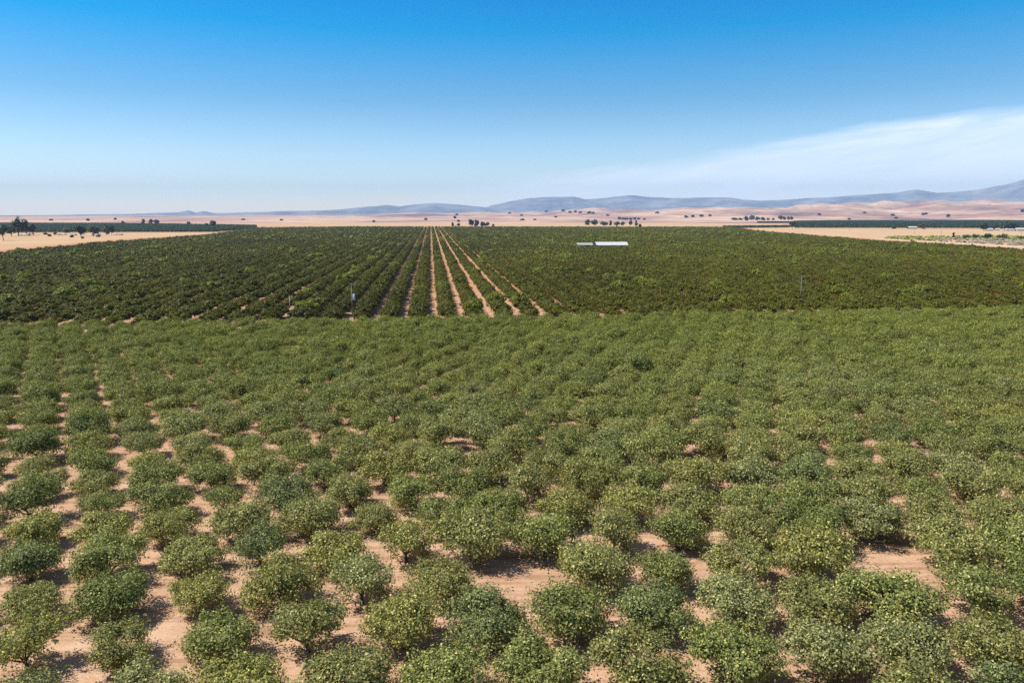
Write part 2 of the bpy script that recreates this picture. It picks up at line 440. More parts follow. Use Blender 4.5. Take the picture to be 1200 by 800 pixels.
# ------------------------------------------------------------------ masses of trees nobody could count: points with a tree set on each
def mass(name, label, protos, pts, group=None):
    """pts: list of (x, y, z, rz, sx, sy, sz, proto index, (r, g, b))"""
    pc = bpy.data.collections.new(name + '_kinds')
    for k, me in enumerate(protos):
        o = bpy.data.objects.new('%s_kind_%02d' % (name, k), me); pc.objects.link(o)
    me = bpy.data.meshes.new(name); n = len(pts)
    me.vertices.add(n)
    me.vertices.foreach_set('co', np.array([p[:3] for p in pts], dtype=np.float32).ravel())
    def at_(nm, ty, data, key='value'):
        a = me.attributes.new(nm, ty, 'POINT'); a.data.foreach_set(key, np.asarray(data).ravel())
    at_('spin', 'FLOAT_VECTOR', np.array([(0, 0, p[3]) for p in pts], dtype=np.float32), 'vector')
    at_('size', 'FLOAT_VECTOR', np.array([p[4:7] for p in pts], dtype=np.float32), 'vector')
    at_('which', 'INT', np.array([p[7] for p in pts], dtype=np.int32))
    at_('tree_tint', 'FLOAT_COLOR', np.array([(*p[8], 1) for p in pts], dtype=np.float32), 'color')
    o = link(name, me)
    ng = bpy.data.node_groups.new(name + '_planting', 'GeometryNodeTree')
    ng.interface.new_socket('Geometry', in_out='INPUT', socket_type='NodeSocketGeometry')
    ng.interface.new_socket('Geometry', in_out='OUTPUT', socket_type='NodeSocketGeometry')
    n_, l_ = ng.nodes, ng.links
    gi = n_.new('NodeGroupInput'); go = n_.new('NodeGroupOutput')
    m2p = n_.new('GeometryNodeMeshToPoints'); l_.new(gi.outputs[0], m2p.inputs[0])
    ci = n_.new('GeometryNodeCollectionInfo'); ci.inputs['Collection'].default_value = pc
    ci.inputs['Separate Children'].default_value = True; ci.inputs['Reset Children'].default_value = True
    iop = n_.new('GeometryNodeInstanceOnPoints')
    l_.new(m2p.outputs[0], iop.inputs['Points']); l_.new(ci.outputs[0], iop.inputs['Instance'])
    iop.inputs['Pick Instance'].default_value = True
    for nm, ty, sock in (('which', 'INT', 'Instance Index'), ('spin', 'FLOAT_VECTOR', 'Rotation'), ('size', 'FLOAT_VECTOR', 'Scale')):
        a = n_.new('GeometryNodeInputNamedAttribute'); a.data_type = ty; a.inputs['Name'].default_value = nm
        src = [q for q in a.outputs if q.enabled and q.name == 'Attribute'][0]
        if nm == 'spin':
            e2r = n_.new('FunctionNodeEulerToRotation'); l_.new(src, e2r.inputs[0]); src = e2r.outputs[0]
        l_.new(src, iop.inputs[sock])
    l_.new(iop.outputs[0], go.inputs[0])
    md = o.modifiers.new('planting', 'NODES'); md.node_group = ng
    tag(o, label, None, group, 'stuff')
    return o

def clone_with(me, mat):
    c = me.copy(); c.materials.clear(); c.materials.append(mat); return c
near_protos = [clone_with(m, M['leaf_mass']) for m in V_CROWN]
pts = [(s.x, s.y, 0, s.rz, s.scale, s.scale, s.scale * s.hz, s.var, tuple(s.color)) for s in rest]
tr_protos = V_TRUNK[:]
pts += [(s.x, s.y, 0, s.rz, s.scale, s.scale, s.scale * s.hz, len(near_protos) + s.var, (0, 0, 0)) for s in rest]
mass('orchard_tree_rows', 'closed green canopy of staggered orchard trees up to the dirt road', near_protos + tr_protos, pts)

# ---- the far block: straight rows beyond the dirt road
def far_lobes(g, w=1.0):
    lobes = [(0, 0, 2.1, 1.9 * w, 1.9, 1.3)]
    for k in range(4):
        a = 2 * math.pi * (k + g.uniform(-.4, .4)) / 4
        lobes.append((1.1 * math.cos(a) * w, 1.2 * math.sin(a), g.uniform(1.8, 2.7), g.uniform(1.0, 1.4) * w, g.uniform(1.0, 1.4), g.uniform(0.9, 1.2)))
    return lobes
lod_a, lod_b, lod_c = [], [], []
for k in range(6):
    g = np.random.default_rng(300 + k); lobes = far_lobes(g)
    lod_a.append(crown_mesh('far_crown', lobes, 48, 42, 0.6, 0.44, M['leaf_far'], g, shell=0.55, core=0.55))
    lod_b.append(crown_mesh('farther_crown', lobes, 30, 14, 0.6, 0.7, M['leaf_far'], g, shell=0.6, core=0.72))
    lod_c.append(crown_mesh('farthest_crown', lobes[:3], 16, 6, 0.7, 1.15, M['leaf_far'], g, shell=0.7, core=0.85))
far_protos = lod_a + lod_b + lod_c

def inside(x, y, poly):
    c = False; n = len(poly)
    for i in range(n):
        x0, y0 = poly[i]; x1, y1 = poly[i - 1]
        if (y0 > y) != (y1 > y) and x < (x1 - x0) * (y - y0) / (y1 - y0) + x0: c = not c
    return c

Zt = 3.4
def top_at(px, py): return at(px, py, Zt)
FAR_POLY = [grid_xy(-330, 189), top_at(-60, 299), top_at(0, 294.5), top_at(125, 283), top_at(248, 274), top_at(300, 266.5), top_at(420, 265.3), top_at(860, 265.8), top_at(885, 270),
            top_at(1030, 281.5), top_at(1110, 285.5), top_at(1200, 291.5), top_at(1300, 298), grid_xy(300, 189)]
YARD = [(*at(337, 367.2), 4.5), (*at(337, 369.5), 4.0), (*at(326, 367), 4.0), (*at(413, 366), 3.2)]     # kept clear round the pump boxes and the pole
pts = []
ROW = 7.35
for i in range(-90, 90):
    A = (i + 0.5) * ROW
    B = 191.5
    row_w = 1.0 + 0.06 * rng.normal()
    while B < 1900:
        x, y = grid_xy(A + rng.normal(0, .18), B)
        step = 3.7 if B < 700 else 4.6
        if inside(x, y, FAR_POLY) and abs(x) < 0.74 * y + 40:
            if rng.uniform() > 0.025 and all((x - qx) ** 2 + (y - qy) ** 2 > qr * qr for qx, qy, qr in YARD):
                # clumps of row keep a common look
                big = mnoise.noise(Vector((A * 0.02, B * 0.006, 3.1)))
                v = mnoise.noise(Vector((A * 0.13, B * 0.04, 7.7)))
                c = np.array((0.118, 0.113, 0.012)) * (1 + 0.35 * big) * rng.uniform(0.82, 1.18) * (0.92 + 0.36 * smooth((x + 120) / 320))
                sz = 1.0 + 0.06 * rng.normal(); hz = 1.0 + 0.07 * rng.normal() + 0.10 * v
                u = rng.uniform()
                if u < 0.025: c = np.array((0.215, 0.228, 0.032)); sz *= 1.1; hz *= 1.22
                elif u < 0.10: c = c * np.array((1.25, 0.98, 0.95))
                # the rows either side of the camera's line are clipped narrower
                wdt = 1.09 if -2.6 * ROW < A < 4 * ROW else 1.13 if -9 * ROW < A < 6 * ROW else 1.18
                lod = 0 if B < 420 else 6 if B < 800 else 12
                pts.append((x, y, 0, float(rng.integers(0, 2)) * math.pi - AZ, sz * wdt * row_w, sz * 1.04, sz * hz, lod + int(rng.integers(0, 6)), tuple(c)))
        B += step * rng.uniform(0.93, 1.07)
print('far block trees', len(pts))
mass('far_orchard_rows', 'dark hedge-like tree rows running straight away beyond the near orchard', far_protos, pts)

# ---- orchards still farther off
def strip_orchard(name, label, poly, row, step, tint, az, scale):
    a = R(az); c = (math.cos(a), -math.sin(a)); r = (math.sin(a), math.cos(a))
    AB = [(x * c[0] + y * c[1], x * r[0] + y * r[1]) for x, y in poly]
    a0, a1 = min(p[0] for p in AB), max(p[0] for p in AB); b0, b1 = min(p[1] for p in AB), max(p[1] for p in AB)
    pts = []; A = a0
    while A < a1:
        B = b0
        while B < b1:
            x = A * c[0] + B * r[0]; y = A * c[1] + B * r[1]
            if inside(x, y, poly) and abs(x) < 0.75 * y + 60:
                t = np.array(tint) * rng.uniform(0.8, 1.2)
                k = scale * rng.uniform(0.9, 1.12)
                pts.append((x, y, 0, rng.uniform(0, 6.28), k, k, k * 0.9 if scale > 1.2 else k, 12 + int(rng.integers(0, 6)), tuple(t)))
            B += step * rng.uniform(0.9, 1.1)
        A += row
    print(name, len(pts))
    return mass(name, label, far_protos, pts)

strip_orchard('western_orchard', 'dark green orchard strip beyond the tan field', [at(-60, 273.5), at(60, 272.8), at(250, 272.3), at(300, 269), at(300, 265), at(130, 262.2), at(-60, 262.2)], 7.5, 6.0, (0.060, 0.078, 0.030), -6, 1.25)
strip_orchard('hillside_orchard', 'long dark green orchard band below the pink foothills', [at(930, 267.4), at(1060, 267.6), at(1260, 268.4), at(1290, 261.5), at(1180, 259.2), at(1000, 259.0), at(930, 260.2)], 11.0, 9.0, (0.052, 0.068, 0.030), -6, 1.9)
strip_orchard('distant_tree_belt', 'thin dark belt of trees along the pale field edge', [at(848, 267.6), at(925, 266.8), at(925, 265.6), at(848, 266.3)], 6.0, 6.0, (0.055, 0.062, 0.03), -6, 1.2)
strip_orchard('distant_orchard_row', 'thin dark row of trees between pale far fields', [at(888, 261.6), at(930, 261.6), at(930, 260.6), at(888, 260.6)], 9.0, 9.0, (0.055, 0.062, 0.03), -6, 1.6)

# ------------------------------------------------------------------ ground, soil, road, fields
def ground_mesh():
    v, f = [], []
    rs = [0, 60, 150, 300, 600, 1000, 1600, 2500, 4000, 6500, 10000, 13000, 17000]
    n = 72
    v.append((0, 0, 0))
    for r in rs[1:]:
        for k in range(n): v.append((r * math.sin(2 * math.pi * k / n), r * math.cos(2 * math.pi * k / n), 0))
    for k in range(n): f.append((0, 1 + (k + 1) % n, 1 + k))
    for i in range(len(rs) - 2):
        for k in range(n):
            a = 1 + i * n; b = a + n
            f.append((a + k, a + (k + 1) % n, b + (k + 1) % n, b + k))
    return mesh_of('ground', v, f, M['ground'])
gr = link('ground', ground_mesh()); tag(gr, kind='structure')
sheet('orchard_soil', [grid_xy(-260, -30), grid_xy(-330, 189), at(-60, 296), at(0, 292), at(125, 281.2), at(252, 273.2), at(300, 265.5), at(420, 264.8), at(860, 265.2), at(890, 269.8), at(1030, 280.5), at(1110, 285), at(1200, 290.5), at(1300, 297), grid_xy(300, 189), grid_xy(260, -30)], 0.02, M['soil'])
sheet('dirt_road', [grid_xy(-340, 184.6), grid_xy(320, 184.6), grid_xy(320, 188.6), grid_xy(-340, 188.6)], 0.06, M['road'])
sheet('scrub_path', [at(1030, 280.6), at(1075, 283.2), at(1115, 285.6), at(1200, 290.6), at(1290, 296.5), at(1290, 294.9), at(1200, 289.4), at(1115, 284.8), at(1060, 281.9), at(1032, 280.1)], 0.06, M['path'])

# ------------------------------------------------------------------ foothills and mountains
def interp(prof, x):
    if x <= prof[0][0]: return prof[0][1]
    for (x0, y0), (x1, y1) in zip(prof, prof[1:]):
        if x <= x1:
            t = (x - x0) / (x1 - x0); t = t * t * (3 - 2 * t) * 0.5 + t * 0.5
            return y0 + (y1 - y0) * t
    return prof[-1][1]


def polar_land(name, px0, px1, npx, r0, r1, nr, zf, mat):
    v, f = [], []
    for i in range(nr + 1):
        r = r0 + (r1 - r0) * (i / nr)
        for k in range(npx + 1):
            px = px0 + (px1 - px0) * k / npx; a = az_of(px)
            x, y = r * math.sin(a), r * math.cos(a)
            v.append((x, y, zf(px, r, x, y)))
    for i in range(nr):
        for k in range(npx):
            a = i * (npx + 1) + k
            f.append((a, a + 1, a + npx + 2, a + npx + 1))
    o = link(name, mesh_of(name, v, f, mat, True)); tag(o, kind='structure'); return o

def fbm(x, y, s, o=5):
    t, a, z = 0.0, 1.0, 0.0
    for k in range(o):
        t += a * mnoise.noise(Vector((x / s * 2 ** k, y / s * 2 ** k, 1.7 + k * 3.1))); a *= 0.5
    return t
def ridged(x, y, s, o=5):
    t, a = 0.0, 1.0
    for k in range(o):
        t += a * (1 - abs(mnoise.noise(Vector((x / s * 2 ** k, y / s * 2 ** k, 9.2 + k * 2.3)))) * 2); a *= 0.5
    return t * 0.5

FOOT = [(-400, 254.2), (0, 253.8), (250, 253.0), (420, 252), (560, 250.2), (700, 247.5), (820, 245.5), (940, 244), (1060, 243), (1200, 242.5), (1600, 242)]
def foot_z(px, r, x, y):
    e = (253 - interp(FOOT, px)) / F
    t = smooth((r - 2700) / 7200)
    h = e * r * t * t ** 0.3
    amp = (5 + 0.0125 * r * smooth((r - 2700) / 4200)) * min(1.0, 0.12 + (253 - interp(FOOT, px)) / 11)
    h += amp * (fbm(x, y * 0.7, 850, 6) * 0.62 + 0.45 * (ridged(x, y, 700, 5) - .4))
    edge = smooth((r - 2600) / 500) * smooth((11500 - r) / 1600)
    return (h + 27 * t) * edge - 2.0 * (1 - smooth((r - 2600) / 500))
polar_land('foothills', -500, 1700, 460, 2600, 11500, 120, foot_z, M['hills'])

def range_land(name, prof, D, thick, rough, mat, n=420):
    px0, px1 = prof[0][0], prof[-1][0]
    def zf(px, r, x, y):
        top = max(0.0, (253 - interp(prof, px)) / F * D + 27) if px0 < px < px1 else 0
        u = (r - D) / thick                                # -1 front foot, 0 crest, 0.6 back foot
        s = smooth(1 + u) ** 1.15 if u < 0 else smooth(1 - u / 0.6)
        fade = smooth((px - px0) / 60) * smooth((px1 - px) / 60)
        nz = fbm(x, y, 1500, 6) * 0.5 + (ridged(x, y, 1100, 5) - 0.5) * 0.8
        return (top * s + rough * top * nz * (0.35 + 0.65 * s * (1 - s) * 3) * (0.4 if abs(u) < 0.05 else 1)) * fade - 4
    polar_land(name, px0, px1, n, D - thick, D + thick * 0.6, 60, zf, mat)

range_land('blue_mountains', [(520, 250), (555, 246), (580, 240), (600, 236), (620, 232.5), (645, 231), (670, 231), (685, 234), (705, 233), (720, 231), (735, 229.5), (760, 232), (785, 233), (810, 232.5), (840, 232.5), (870, 235.5), (900, 238), (950, 241), (1010, 244), (1100, 248)], 14300, 2200, 0.22, M['mount'])
range_land('tall_mountains', [(780, 246), (830, 239), (900, 236), (960, 233.5), (1000, 231), (1040, 229.5), (1065, 226.5), (1090, 230), (1130, 228.5), (1165, 223.5), (1200, 217), (1260, 216), (1350, 222), (1500, 238), (1600, 248)], 14800, 2300, 0.14, M['mount'])
range_land('lavender_hills', [(280, 252), (330, 250), (370, 247.5), (400, 245.5), (440, 242), (455, 240.5), (470, 242), (490, 239.5), (510, 238), (535, 239.5), (560, 242), (590, 246), (640, 249), (700, 251)], 12600, 1700, 0.2, M['mount'])
range_land('low_hills', [(-300, 253), (0, 252.3), (60, 252), (110, 251.2), (150, 250.8), (200, 249.5), (215, 249), (226, 247), (235, 249.2), (243, 247.6), (257, 249.8), (300, 248.8), (340, 247.3), (380, 247), (430, 248), (480, 249.5), (560, 252)], 12200, 1200, 0.2, M['mount'])

def land_z(x, y):
    r = math.hypot(x, y)
    if r < 2600 or y <= 0: return 0.0
    return max(0.0, foot_z(600 + F * x / y, r, x, y))

# ------------------------------------------------------------------ single trees, shrubs
LEAFS = {}
def leaf_of(color):
    if color not in LEAFS: LEAFS[color] = leaf_material('foliage_%d' % len(LEAFS), color)
    return LEAFS[color]

def big_tree(name, label, cat, px, base, w_px, top, color, group=None, seed=0, kind='round', trunk=0.25, z0=0.0, loc=None, squash=1.0):
    """a tree seen at (px, base) in the photograph, at its real place and size"""
    if loc is None:
        x, y = at(px, base, z0)
    else: x, y = loc
    depth = y * math.cos(PITCH) + (CAM_H - z0) * math.sin(PITCH)
    W = w_px / F * depth; H = max(2.0, (base - top) / F * depth * 1.02)
    g = np.random.default_rng(900 + seed)
    t = empty(name, (x, y, z0), g.uniform(0, 6.28)); tag(t, label, cat, group); trunk *= .6
    r = W / 2; ch = H * (1 - trunk); zc = H * trunk + ch * 0.5
    lobes = []
    if kind == 'round':
        lobes = [(0, 0, zc, r * .92, r * .92, ch * .5)]
        for k in range(6):
            a = g.uniform(0, 6.28); d = r * g.uniform(.45, .75); s = r * g.uniform(.42, .6)
            lobes.append((d * math.cos(a), d * math.sin(a), zc + ch * g.uniform(-.28, .28), s, s, min(s, ch * .3)))
    elif kind == 'tall':
        for k in range(9):
            q = k / 8; a = g.uniform(0, 6.28); d = r * g.uniform(.15, .7) * (1.1 - q * .6); s = r * g.uniform(.55, .8) * (1.15 - .45 * q)
            lobes.append((d * math.cos(a), d * math.sin(a), H * trunk + ch * (.12 + .76 * q), s, s, s * .85))
    elif kind == 'spire':
        for k in range(6):
            q = k / 5; s = r * (1.0 - .75 * q)
            lobes.append((g.uniform(-.1, .1) * r, g.uniform(-.1, .1) * r, H * trunk + ch * (.1 + .8 * q), s, s, ch * .16))
    leaf = max(0.3, 1.3 / F * depth)
    n_cl = 46 if w_px > 5 else 26
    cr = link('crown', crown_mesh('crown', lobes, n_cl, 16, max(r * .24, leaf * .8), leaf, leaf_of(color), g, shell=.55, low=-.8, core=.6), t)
    link('trunk', trunk_mesh('trunk', lobes, max(H * trunk * 1.15, .4), max(.12, W * .035), g, 5), t)
    return t

DK = (0.080, 0.078, 0.042); EUC = (0.140, 0.138, 0.090); OAK = (0.100, 0.096, 0.052)
big_tree('eucalyptus_tree', 'tall broad dark eucalyptus rising to the skyline over the tan field', 'tree', 22, 276.5, 14, 253.2, DK, 'big farm trees by the tan field', 1, 'round', .15)
big_tree('eucalyptus_tree', 'slimmer eucalyptus leaning beside the tallest dark one', 'tree', 31, 276, 9, 256.5, DK, 'big farm trees by the tan field', 2, 'round', .15)
big_tree('shade_tree', 'dark round tree closing the eucalyptus clump at its inner end', 'tree', 39, 275.5, 9.5, 262.5, DK, 'big farm trees by the tan field', 3)
big_tree('shade_tree', 'greyish low tree under the tallest eucalyptus', 'tree', 13.5, 277, 10, 264, EUC, 'big farm trees by the tan field', 4)
big_tree('shade_tree', 'lone round tree on a bare trunk standing out in the tan field', 'tree', 4, 282, 11, 262, OAK, 'big farm trees by the tan field', 5, 'round', .35)
big_tree('shade_tree', 'greyish round tree between the two farm clumps against the dark orchard strip', 'tree', 78, 275.5, 5, 266, EUC, 'big farm trees by the tan field', 6)
big_tree('shade_tree', 'dark dense round tree first in the second farm clump', 'tree', 95, 277, 14, 263.3, DK, 'big farm trees by the tan field', 7, 'round', .15)
big_tree('shade_tree', 'open grey-green tree with leaning trunks in the middle of the second farm clump', 'tree', 109.5, 276.5, 14, 263.8, EUC, 'big farm trees by the tan field', 8, 'round', .2)
big_tree('shade_tree', 'narrow tall grey tree near the end of the second farm clump', 'tree', 124.5, 276, 7, 262.5, EUC, 'big farm trees by the tan field', 9, 'tall', .25)
big_tree('shade_tree', 'small dark tree ending the second farm clump', 'tree', 131, 275.5, 6, 264.5, DK, 'big farm trees by the tan field', 10)
for k, (px, py, w, h, lab) in enumerate([(58, 277, 3, 2.2, 'small dark round bush alone on the tan field below the dark tree clump'), (84.5, 278.3, 2.6, 2.4, 'dark bush on the tan field in front of the lone greyish tree'),
                                         (97, 279.6, 2.0, 1.4, 'low dark bush on the tan field under the dense round tree'), (115, 277.6, 4, 1.6, 'flat dark bush below the open grey-green tree'),
                                         (53, 275, 3, 2, 'dark bush at the end of the eucalyptus clump'), (65, 275, 3, 2, 'dark bush at the foot of the green orchard strip')]):
    big_tree('field_bush', lab, 'bush', px, py, w, py - h, DK, 'dark bushes on the tan field', 20 + k, 'round', .05)

def rubble(label, px, py, w, seed):
    x, y = at(px, py); d = y / F; g = np.random.default_rng(seed)
    b = MB()
    for k in range(9):
        cx = g.uniform(-.5, .5) * w * d; cy = g.uniform(-2, 2); s = g.uniform(1.0, 2.0)
        v, f = icosphere(cx, cy, s * .35, s * g.uniform(.8, 1.8), s, s * .8, g, 7, 4, .3); b.add(v, f)
    o = link('rubble_pile', b.mesh('rubble_pile', M['rubble'], False), None, (x, y, 0)); tag(o, label, 'rubble', 'pale rubble piles beside the farm trees')
rubble('long pale rubble pile below the eucalyptus clump', 27, 276, 14, 1)
rubble('pale rubble heap beside the dark round tree of the eucalyptus clump', 37, 274.6, 7, 2)
rubble('scattered pale rubble between the two farm clumps', 72, 275.6, 9, 3)
rubble('pale rubble beside the dense round tree', 86, 275.9, 6, 4)
rubble('pale rubble beneath the open grey-green tree', 113, 276.2, 11, 5)
rubble('pale rubble past the small dark tree ending the second clump', 138, 275.6, 9, 6)

def shed(name, label, px0, px1, base, wall_px, roof_px, depth_m, wall_m, roof_m, group=None, door=True, rz=0.0, loc=None, open_end_shade=False):
    """gabled building with the ridge across the view"""
    x0, y0 = at(px0, base); x1, y1 = at(px1, base); y = (y0 + y1) / 2
    if loc: cx, y, L, wall, rise = loc
    else:
        cx = (x0 + x1) / 2; L = abs(x1 - x0); wall = wall_px / F * y; rise = roof_px / F * y
    t = empty(name, (cx, y + depth_m / 2, 0), rz); tag(t, label, 'shed', group)
    h, d = L / 2, depth_m / 2
    b = MB()
    v = [(-h, -d, 0), (h, -d, 0), (h, d, 0), (-h, d, 0), (-h, -d, wall), (h, -d, wall), (h, d, wall), (-h, d, wall), (-h, 0, wall + rise * .97), (h, 0, wall + rise * .97)]
    b.add(v, [(0, 1, 5, 4), (2, 3, 7, 6), (3, 0, 4, 8, 7), (1, 2, 6, 9, 5), (3, 2, 1, 0)])
    link('wall', b.mesh('wall', wall_m), t)
    o = .35; th = .12; b = MB(); e = wall - o * rise / d
    for s in (-1, 1):
        y_e = s * (d + o)
        top = [(-h - o, y_e, e + .05), (h + o, y_e, e + .05), (h + o, 0, wall + rise + .05), (-h - o, 0, wall + rise + .05)]
        bot = [(p[0], p[1], p[2] + th) for p in top]
        b.add(top + bot, [(0, 1, 2, 3), (7, 6, 5, 4), (0, 4, 5, 1), (1, 5, 6, 2), (2, 6, 7, 3), (3, 7, 4, 0)])
    rf = link('roof', b.mesh('roof', roof_m), t)
    b = MB(); b.box(-h - o, h + o, -.25, .25, wall + rise + .14, wall + rise + .24); link('ridge_cap', b.mesh('ridge_cap', M['pale_metal']), rf)
    if open_end_shade:
        q = -h - .05; b = MB()
        pr = [(q, -d * .97, .05), (q, d * .97, .05), (q, d * .97, wall * .98), (q, 0, wall + rise * .9), (q, -d * .97, wall * .98)]
        b.add(pr + [(q + .045, p[1], p[2]) for p in pr], [(4, 3, 2, 1, 0), (5, 6, 7, 8, 9)] + [(i, (i + 1) % 5, (i + 1) % 5 + 5, i + 5) for i in range(5)])
        link('open_end_shade', b.mesh('open_end_shade', M['dark_open']), t)  # dark sheet over the gable, standing for the shade inside
    elif door:
        b = MB(); b.box(-h - .06, -h + .05, -d * .62, d * .62, .02, wall * .92); link('door', b.mesh('door', M['dark_open']), t)
    n = max(1, int(L // 6))
    for k in range(n):
        xx = -h + L * (k + .5) / n
        b = MB(); b.box(xx - .6, xx + .6, -d - .05, -d + .04, wall * .45, wall * .75); link('window', b.mesh('window', M['glass_dark']), t)
    return t

# the long white shed standing in the far block (its foot is hidden by the trees)
sx0, sy0 = at(698.5, 287.4, 4.0); sx1, _ = at(735.5, 287.4, 4.0)
shed('packing_shed', 'long white metal-roofed shed rising out of the far dark orchard', 0, 1, 300, 0, 0, 11.0, M['white_metal'], M['white_metal'], None, True, R(5), open_end_shade=True, loc=((sx0 + sx1) / 2, sy0, sx1 - sx0, 4.1, 2.3))
# lower open shelter beside it
ox0, oy = at(676.5, 287.2, 3.9); ox1, _ = at(695, 287.2, 3.9)
t = empty('open_shelter', ((ox0 + ox1) / 2, oy + 3, 0)); tag(t, 'low pale flat-roofed shelter beside the long white shed', 'shelter')
hw = (ox1 - ox0) / 2
b = MB(); b.add([(-hw, -3.2, 3.86), (hw, -3.2, 3.86), (hw, 3.2, 5.3), (-hw, 3.2, 5.3), (-hw, -3.2, 4.06), (hw, -3.2, 4.06), (hw, 3.2, 5.5), (-hw, 3.2, 5.5)], [(3, 2, 1, 0), (4, 5, 6, 7), (0, 1, 5, 4), (1, 2, 6, 5), (2, 3, 7, 6), (3, 0, 4, 7)]); link('roof', b.mesh('roof', M['shelter_roof']), t)
for xx in (-hw + .3, -hw / 3, hw / 3, hw - .3):
    for yy in (-2.8, 2.8):
        b = MB(); b.tube([(xx, yy, -.05), (xx, yy, 3.86 + (yy + 2.8) * .225)], [.09, .09], 6); link('post', b.mesh('post', M['grey_metal']), t)
b = MB(); b.box(-hw + .4, hw - .4, 2.85, 2.95, 0, 3.8); link('back_panel', b.mesh('back_panel', M['pale_metal']), t)

# buildings and vehicles-like outbuildings of the farm on the far side of the pale field
FG = 'white outbuildings of the farm on the pale field'
shed('outbuilding', 'white outbuilding between the two tall dark trees of the distant farm', 1157, 1164, 270.4, 1.5, 1.2, 5, M['white_metal'], M['white_metal'], FG)
shed('outbuilding', 'small white outbuilding just beyond the first dark farm tree', 1167, 1172, 270.2, 1.4, 1.1, 4, M['white_metal'], M['white_metal'], FG)
shed('outbuilding', 'white outbuilding under the broadest dark farm tree', 1178.5, 1183, 270.6, 1.6, 1.0, 5, M['white_metal'], M['white_metal'], FG)
shed('outbuilding', 'narrow white outbuilding beside the broadest dark farm tree', 1184, 1187.5, 270.5, 1.5, 1.0, 4, M['white_metal'], M['white_metal'], FG)
shed('outbuilding', 'long low white building at the end of the distant farm', 1192, 1206, 270.6, 1.9, 1.5, 9, M['white_metal'], M['white_metal'], FG)
shed('field_shed', 'pale green-roofed shed in front of the long dark orchard band', 1065, 1075, 268.0, 1.2, 1.5, 8, M['dark_open'], M['pale_metal'])
RT = 'dark trees of the distant farm'
big_tree('shade_tree', 'dark round tree first in the distant farm past the scrub', 'tree', 1153, 270.5, 9, 261.3, DK, RT, 40, 'round', .15)
big_tree('shade_tree', 'broadest dark tree of the distant farm with white outbuildings at its foot', 'tree', 1178.5, 270, 14, 258.7, DK, RT, 41, 'round', .15)
big_tree('shade_tree', 'dark tree leaning out from the broadest farm tree', 'tree', 1188.5, 270, 9, 261.8, DK, RT, 42, 'round', .15)
big_tree('shade_tree', 'small dark tree between the outbuildings of the distant farm', 'tree', 1164.5, 269.6, 5, 265.2, DK, RT, 43)
big_tree('shade_tree', 'dark bushy tree beside the green-roofed field shed', 'tree', 1080.5, 268.5, 6.5, 262.5, OAK, RT, 44, 'round', .1)
big_tree('shade_tree', 'big dark lone tree where the long orchard band begins', 'tree', 928.5, 268, 7, 259, DK, RT, 45, 'round', .15)
big_tree('shade_tree', 'low dark tree at the foot of the long orchard band', 'tree', 1047, 268.2, 4, 266, DK, RT, 46, 'round', .1)

CT = 'farm trees behind the far orchard'
for k, (px, base, w, top, kind, lab) in enumerate([
        (552, 265, 6, 257, 'round', 'tallest dark tree of the small clump behind the straight soil rows'),
        (558.5, 265, 5.5, 258.5, 'tall', 'pointed dark tree second in the clump behind the straight soil rows'),
        (566, 265, 6, 260.5, 'round', 'low dark tree third in the clump behind the straight soil rows'),
        (571, 265, 4.5, 260.5, 'round', 'rounded dark tree ending the clump behind the straight soil rows'),
        (530.5, 265, 1.6, 261.5, 'spire', 'thin dark tree standing apart before the small clump'),
        (537, 265, 3.5, 262, 'round', 'low dark shrub-like tree before the small clump'),
        (578, 265, 1.8, 263, 'spire', 'tiny dark tree just past the small clump'),
        (688.5, 264.3, 5.5, 257.3, 'round', 'dark domed tree starting the farm line above the white shed'),
        (697, 264.3, 8.5, 257.8, 'round', 'dark wide tree second in the farm line above the white shed'),
        (708, 264.3, 8, 260.3, 'round', 'pale low tree in the farm line above the white shed'),
        (715.5, 264.3, 2.5, 258.7, 'spire', 'thin pointed tree in the farm line above the white shed'),
        (723, 264.5, 7, 260.2, 'round', 'dark hedge-like tree in the farm line above the white shed'),
        (730, 264.5, 5, 260.3, 'round', 'dark dense tree ending the farm line above the white shed'),
        (739, 264, 3.5, 258.6, 'round', 'dark round lone tree just past the farm line'),
        (745.5, 264.3, 2.8, 258.6, 'spire', 'dark narrow lone tree just past the farm line'),
        (750, 266, 2.2, 263.3, 'round', 'tiny dark tree at the orchard edge past the farm line'),
        (242, 266, 3.5, 261.5, 'round', 'small dark tree paired with a larger one over the tan field corner'),
        (249.5, 266.3, 6.5, 258.7, 'round', 'dark round tree above the corner of the tan field'),
        (168.5, 263, 3.5, 256.8, 'round', 'dark upright tree beside the low clump over the dark orchard strip'),
        (177, 262.5, 5, 257, 'round', 'first tree of the low dark clump over the dark orchard strip'),
        (183, 262.3, 6, 257.6, 'round', 'second tree of the low dark clump over the dark orchard strip'),
        (221, 262.5, 3, 260.3, 'round', 'small dark tree between the low clump and the field corner'),
        (144, 262.6, 3, 259, 'spire', 'pointed small tree rising from the end of the dark orchard strip')]):
    big_tree('shade_tree' if kind == 'round' else 'slender_tree', lab, 'tree', px, base, w, top, OAK if k % 3 else DK, CT, 60 + k, kind, .12)

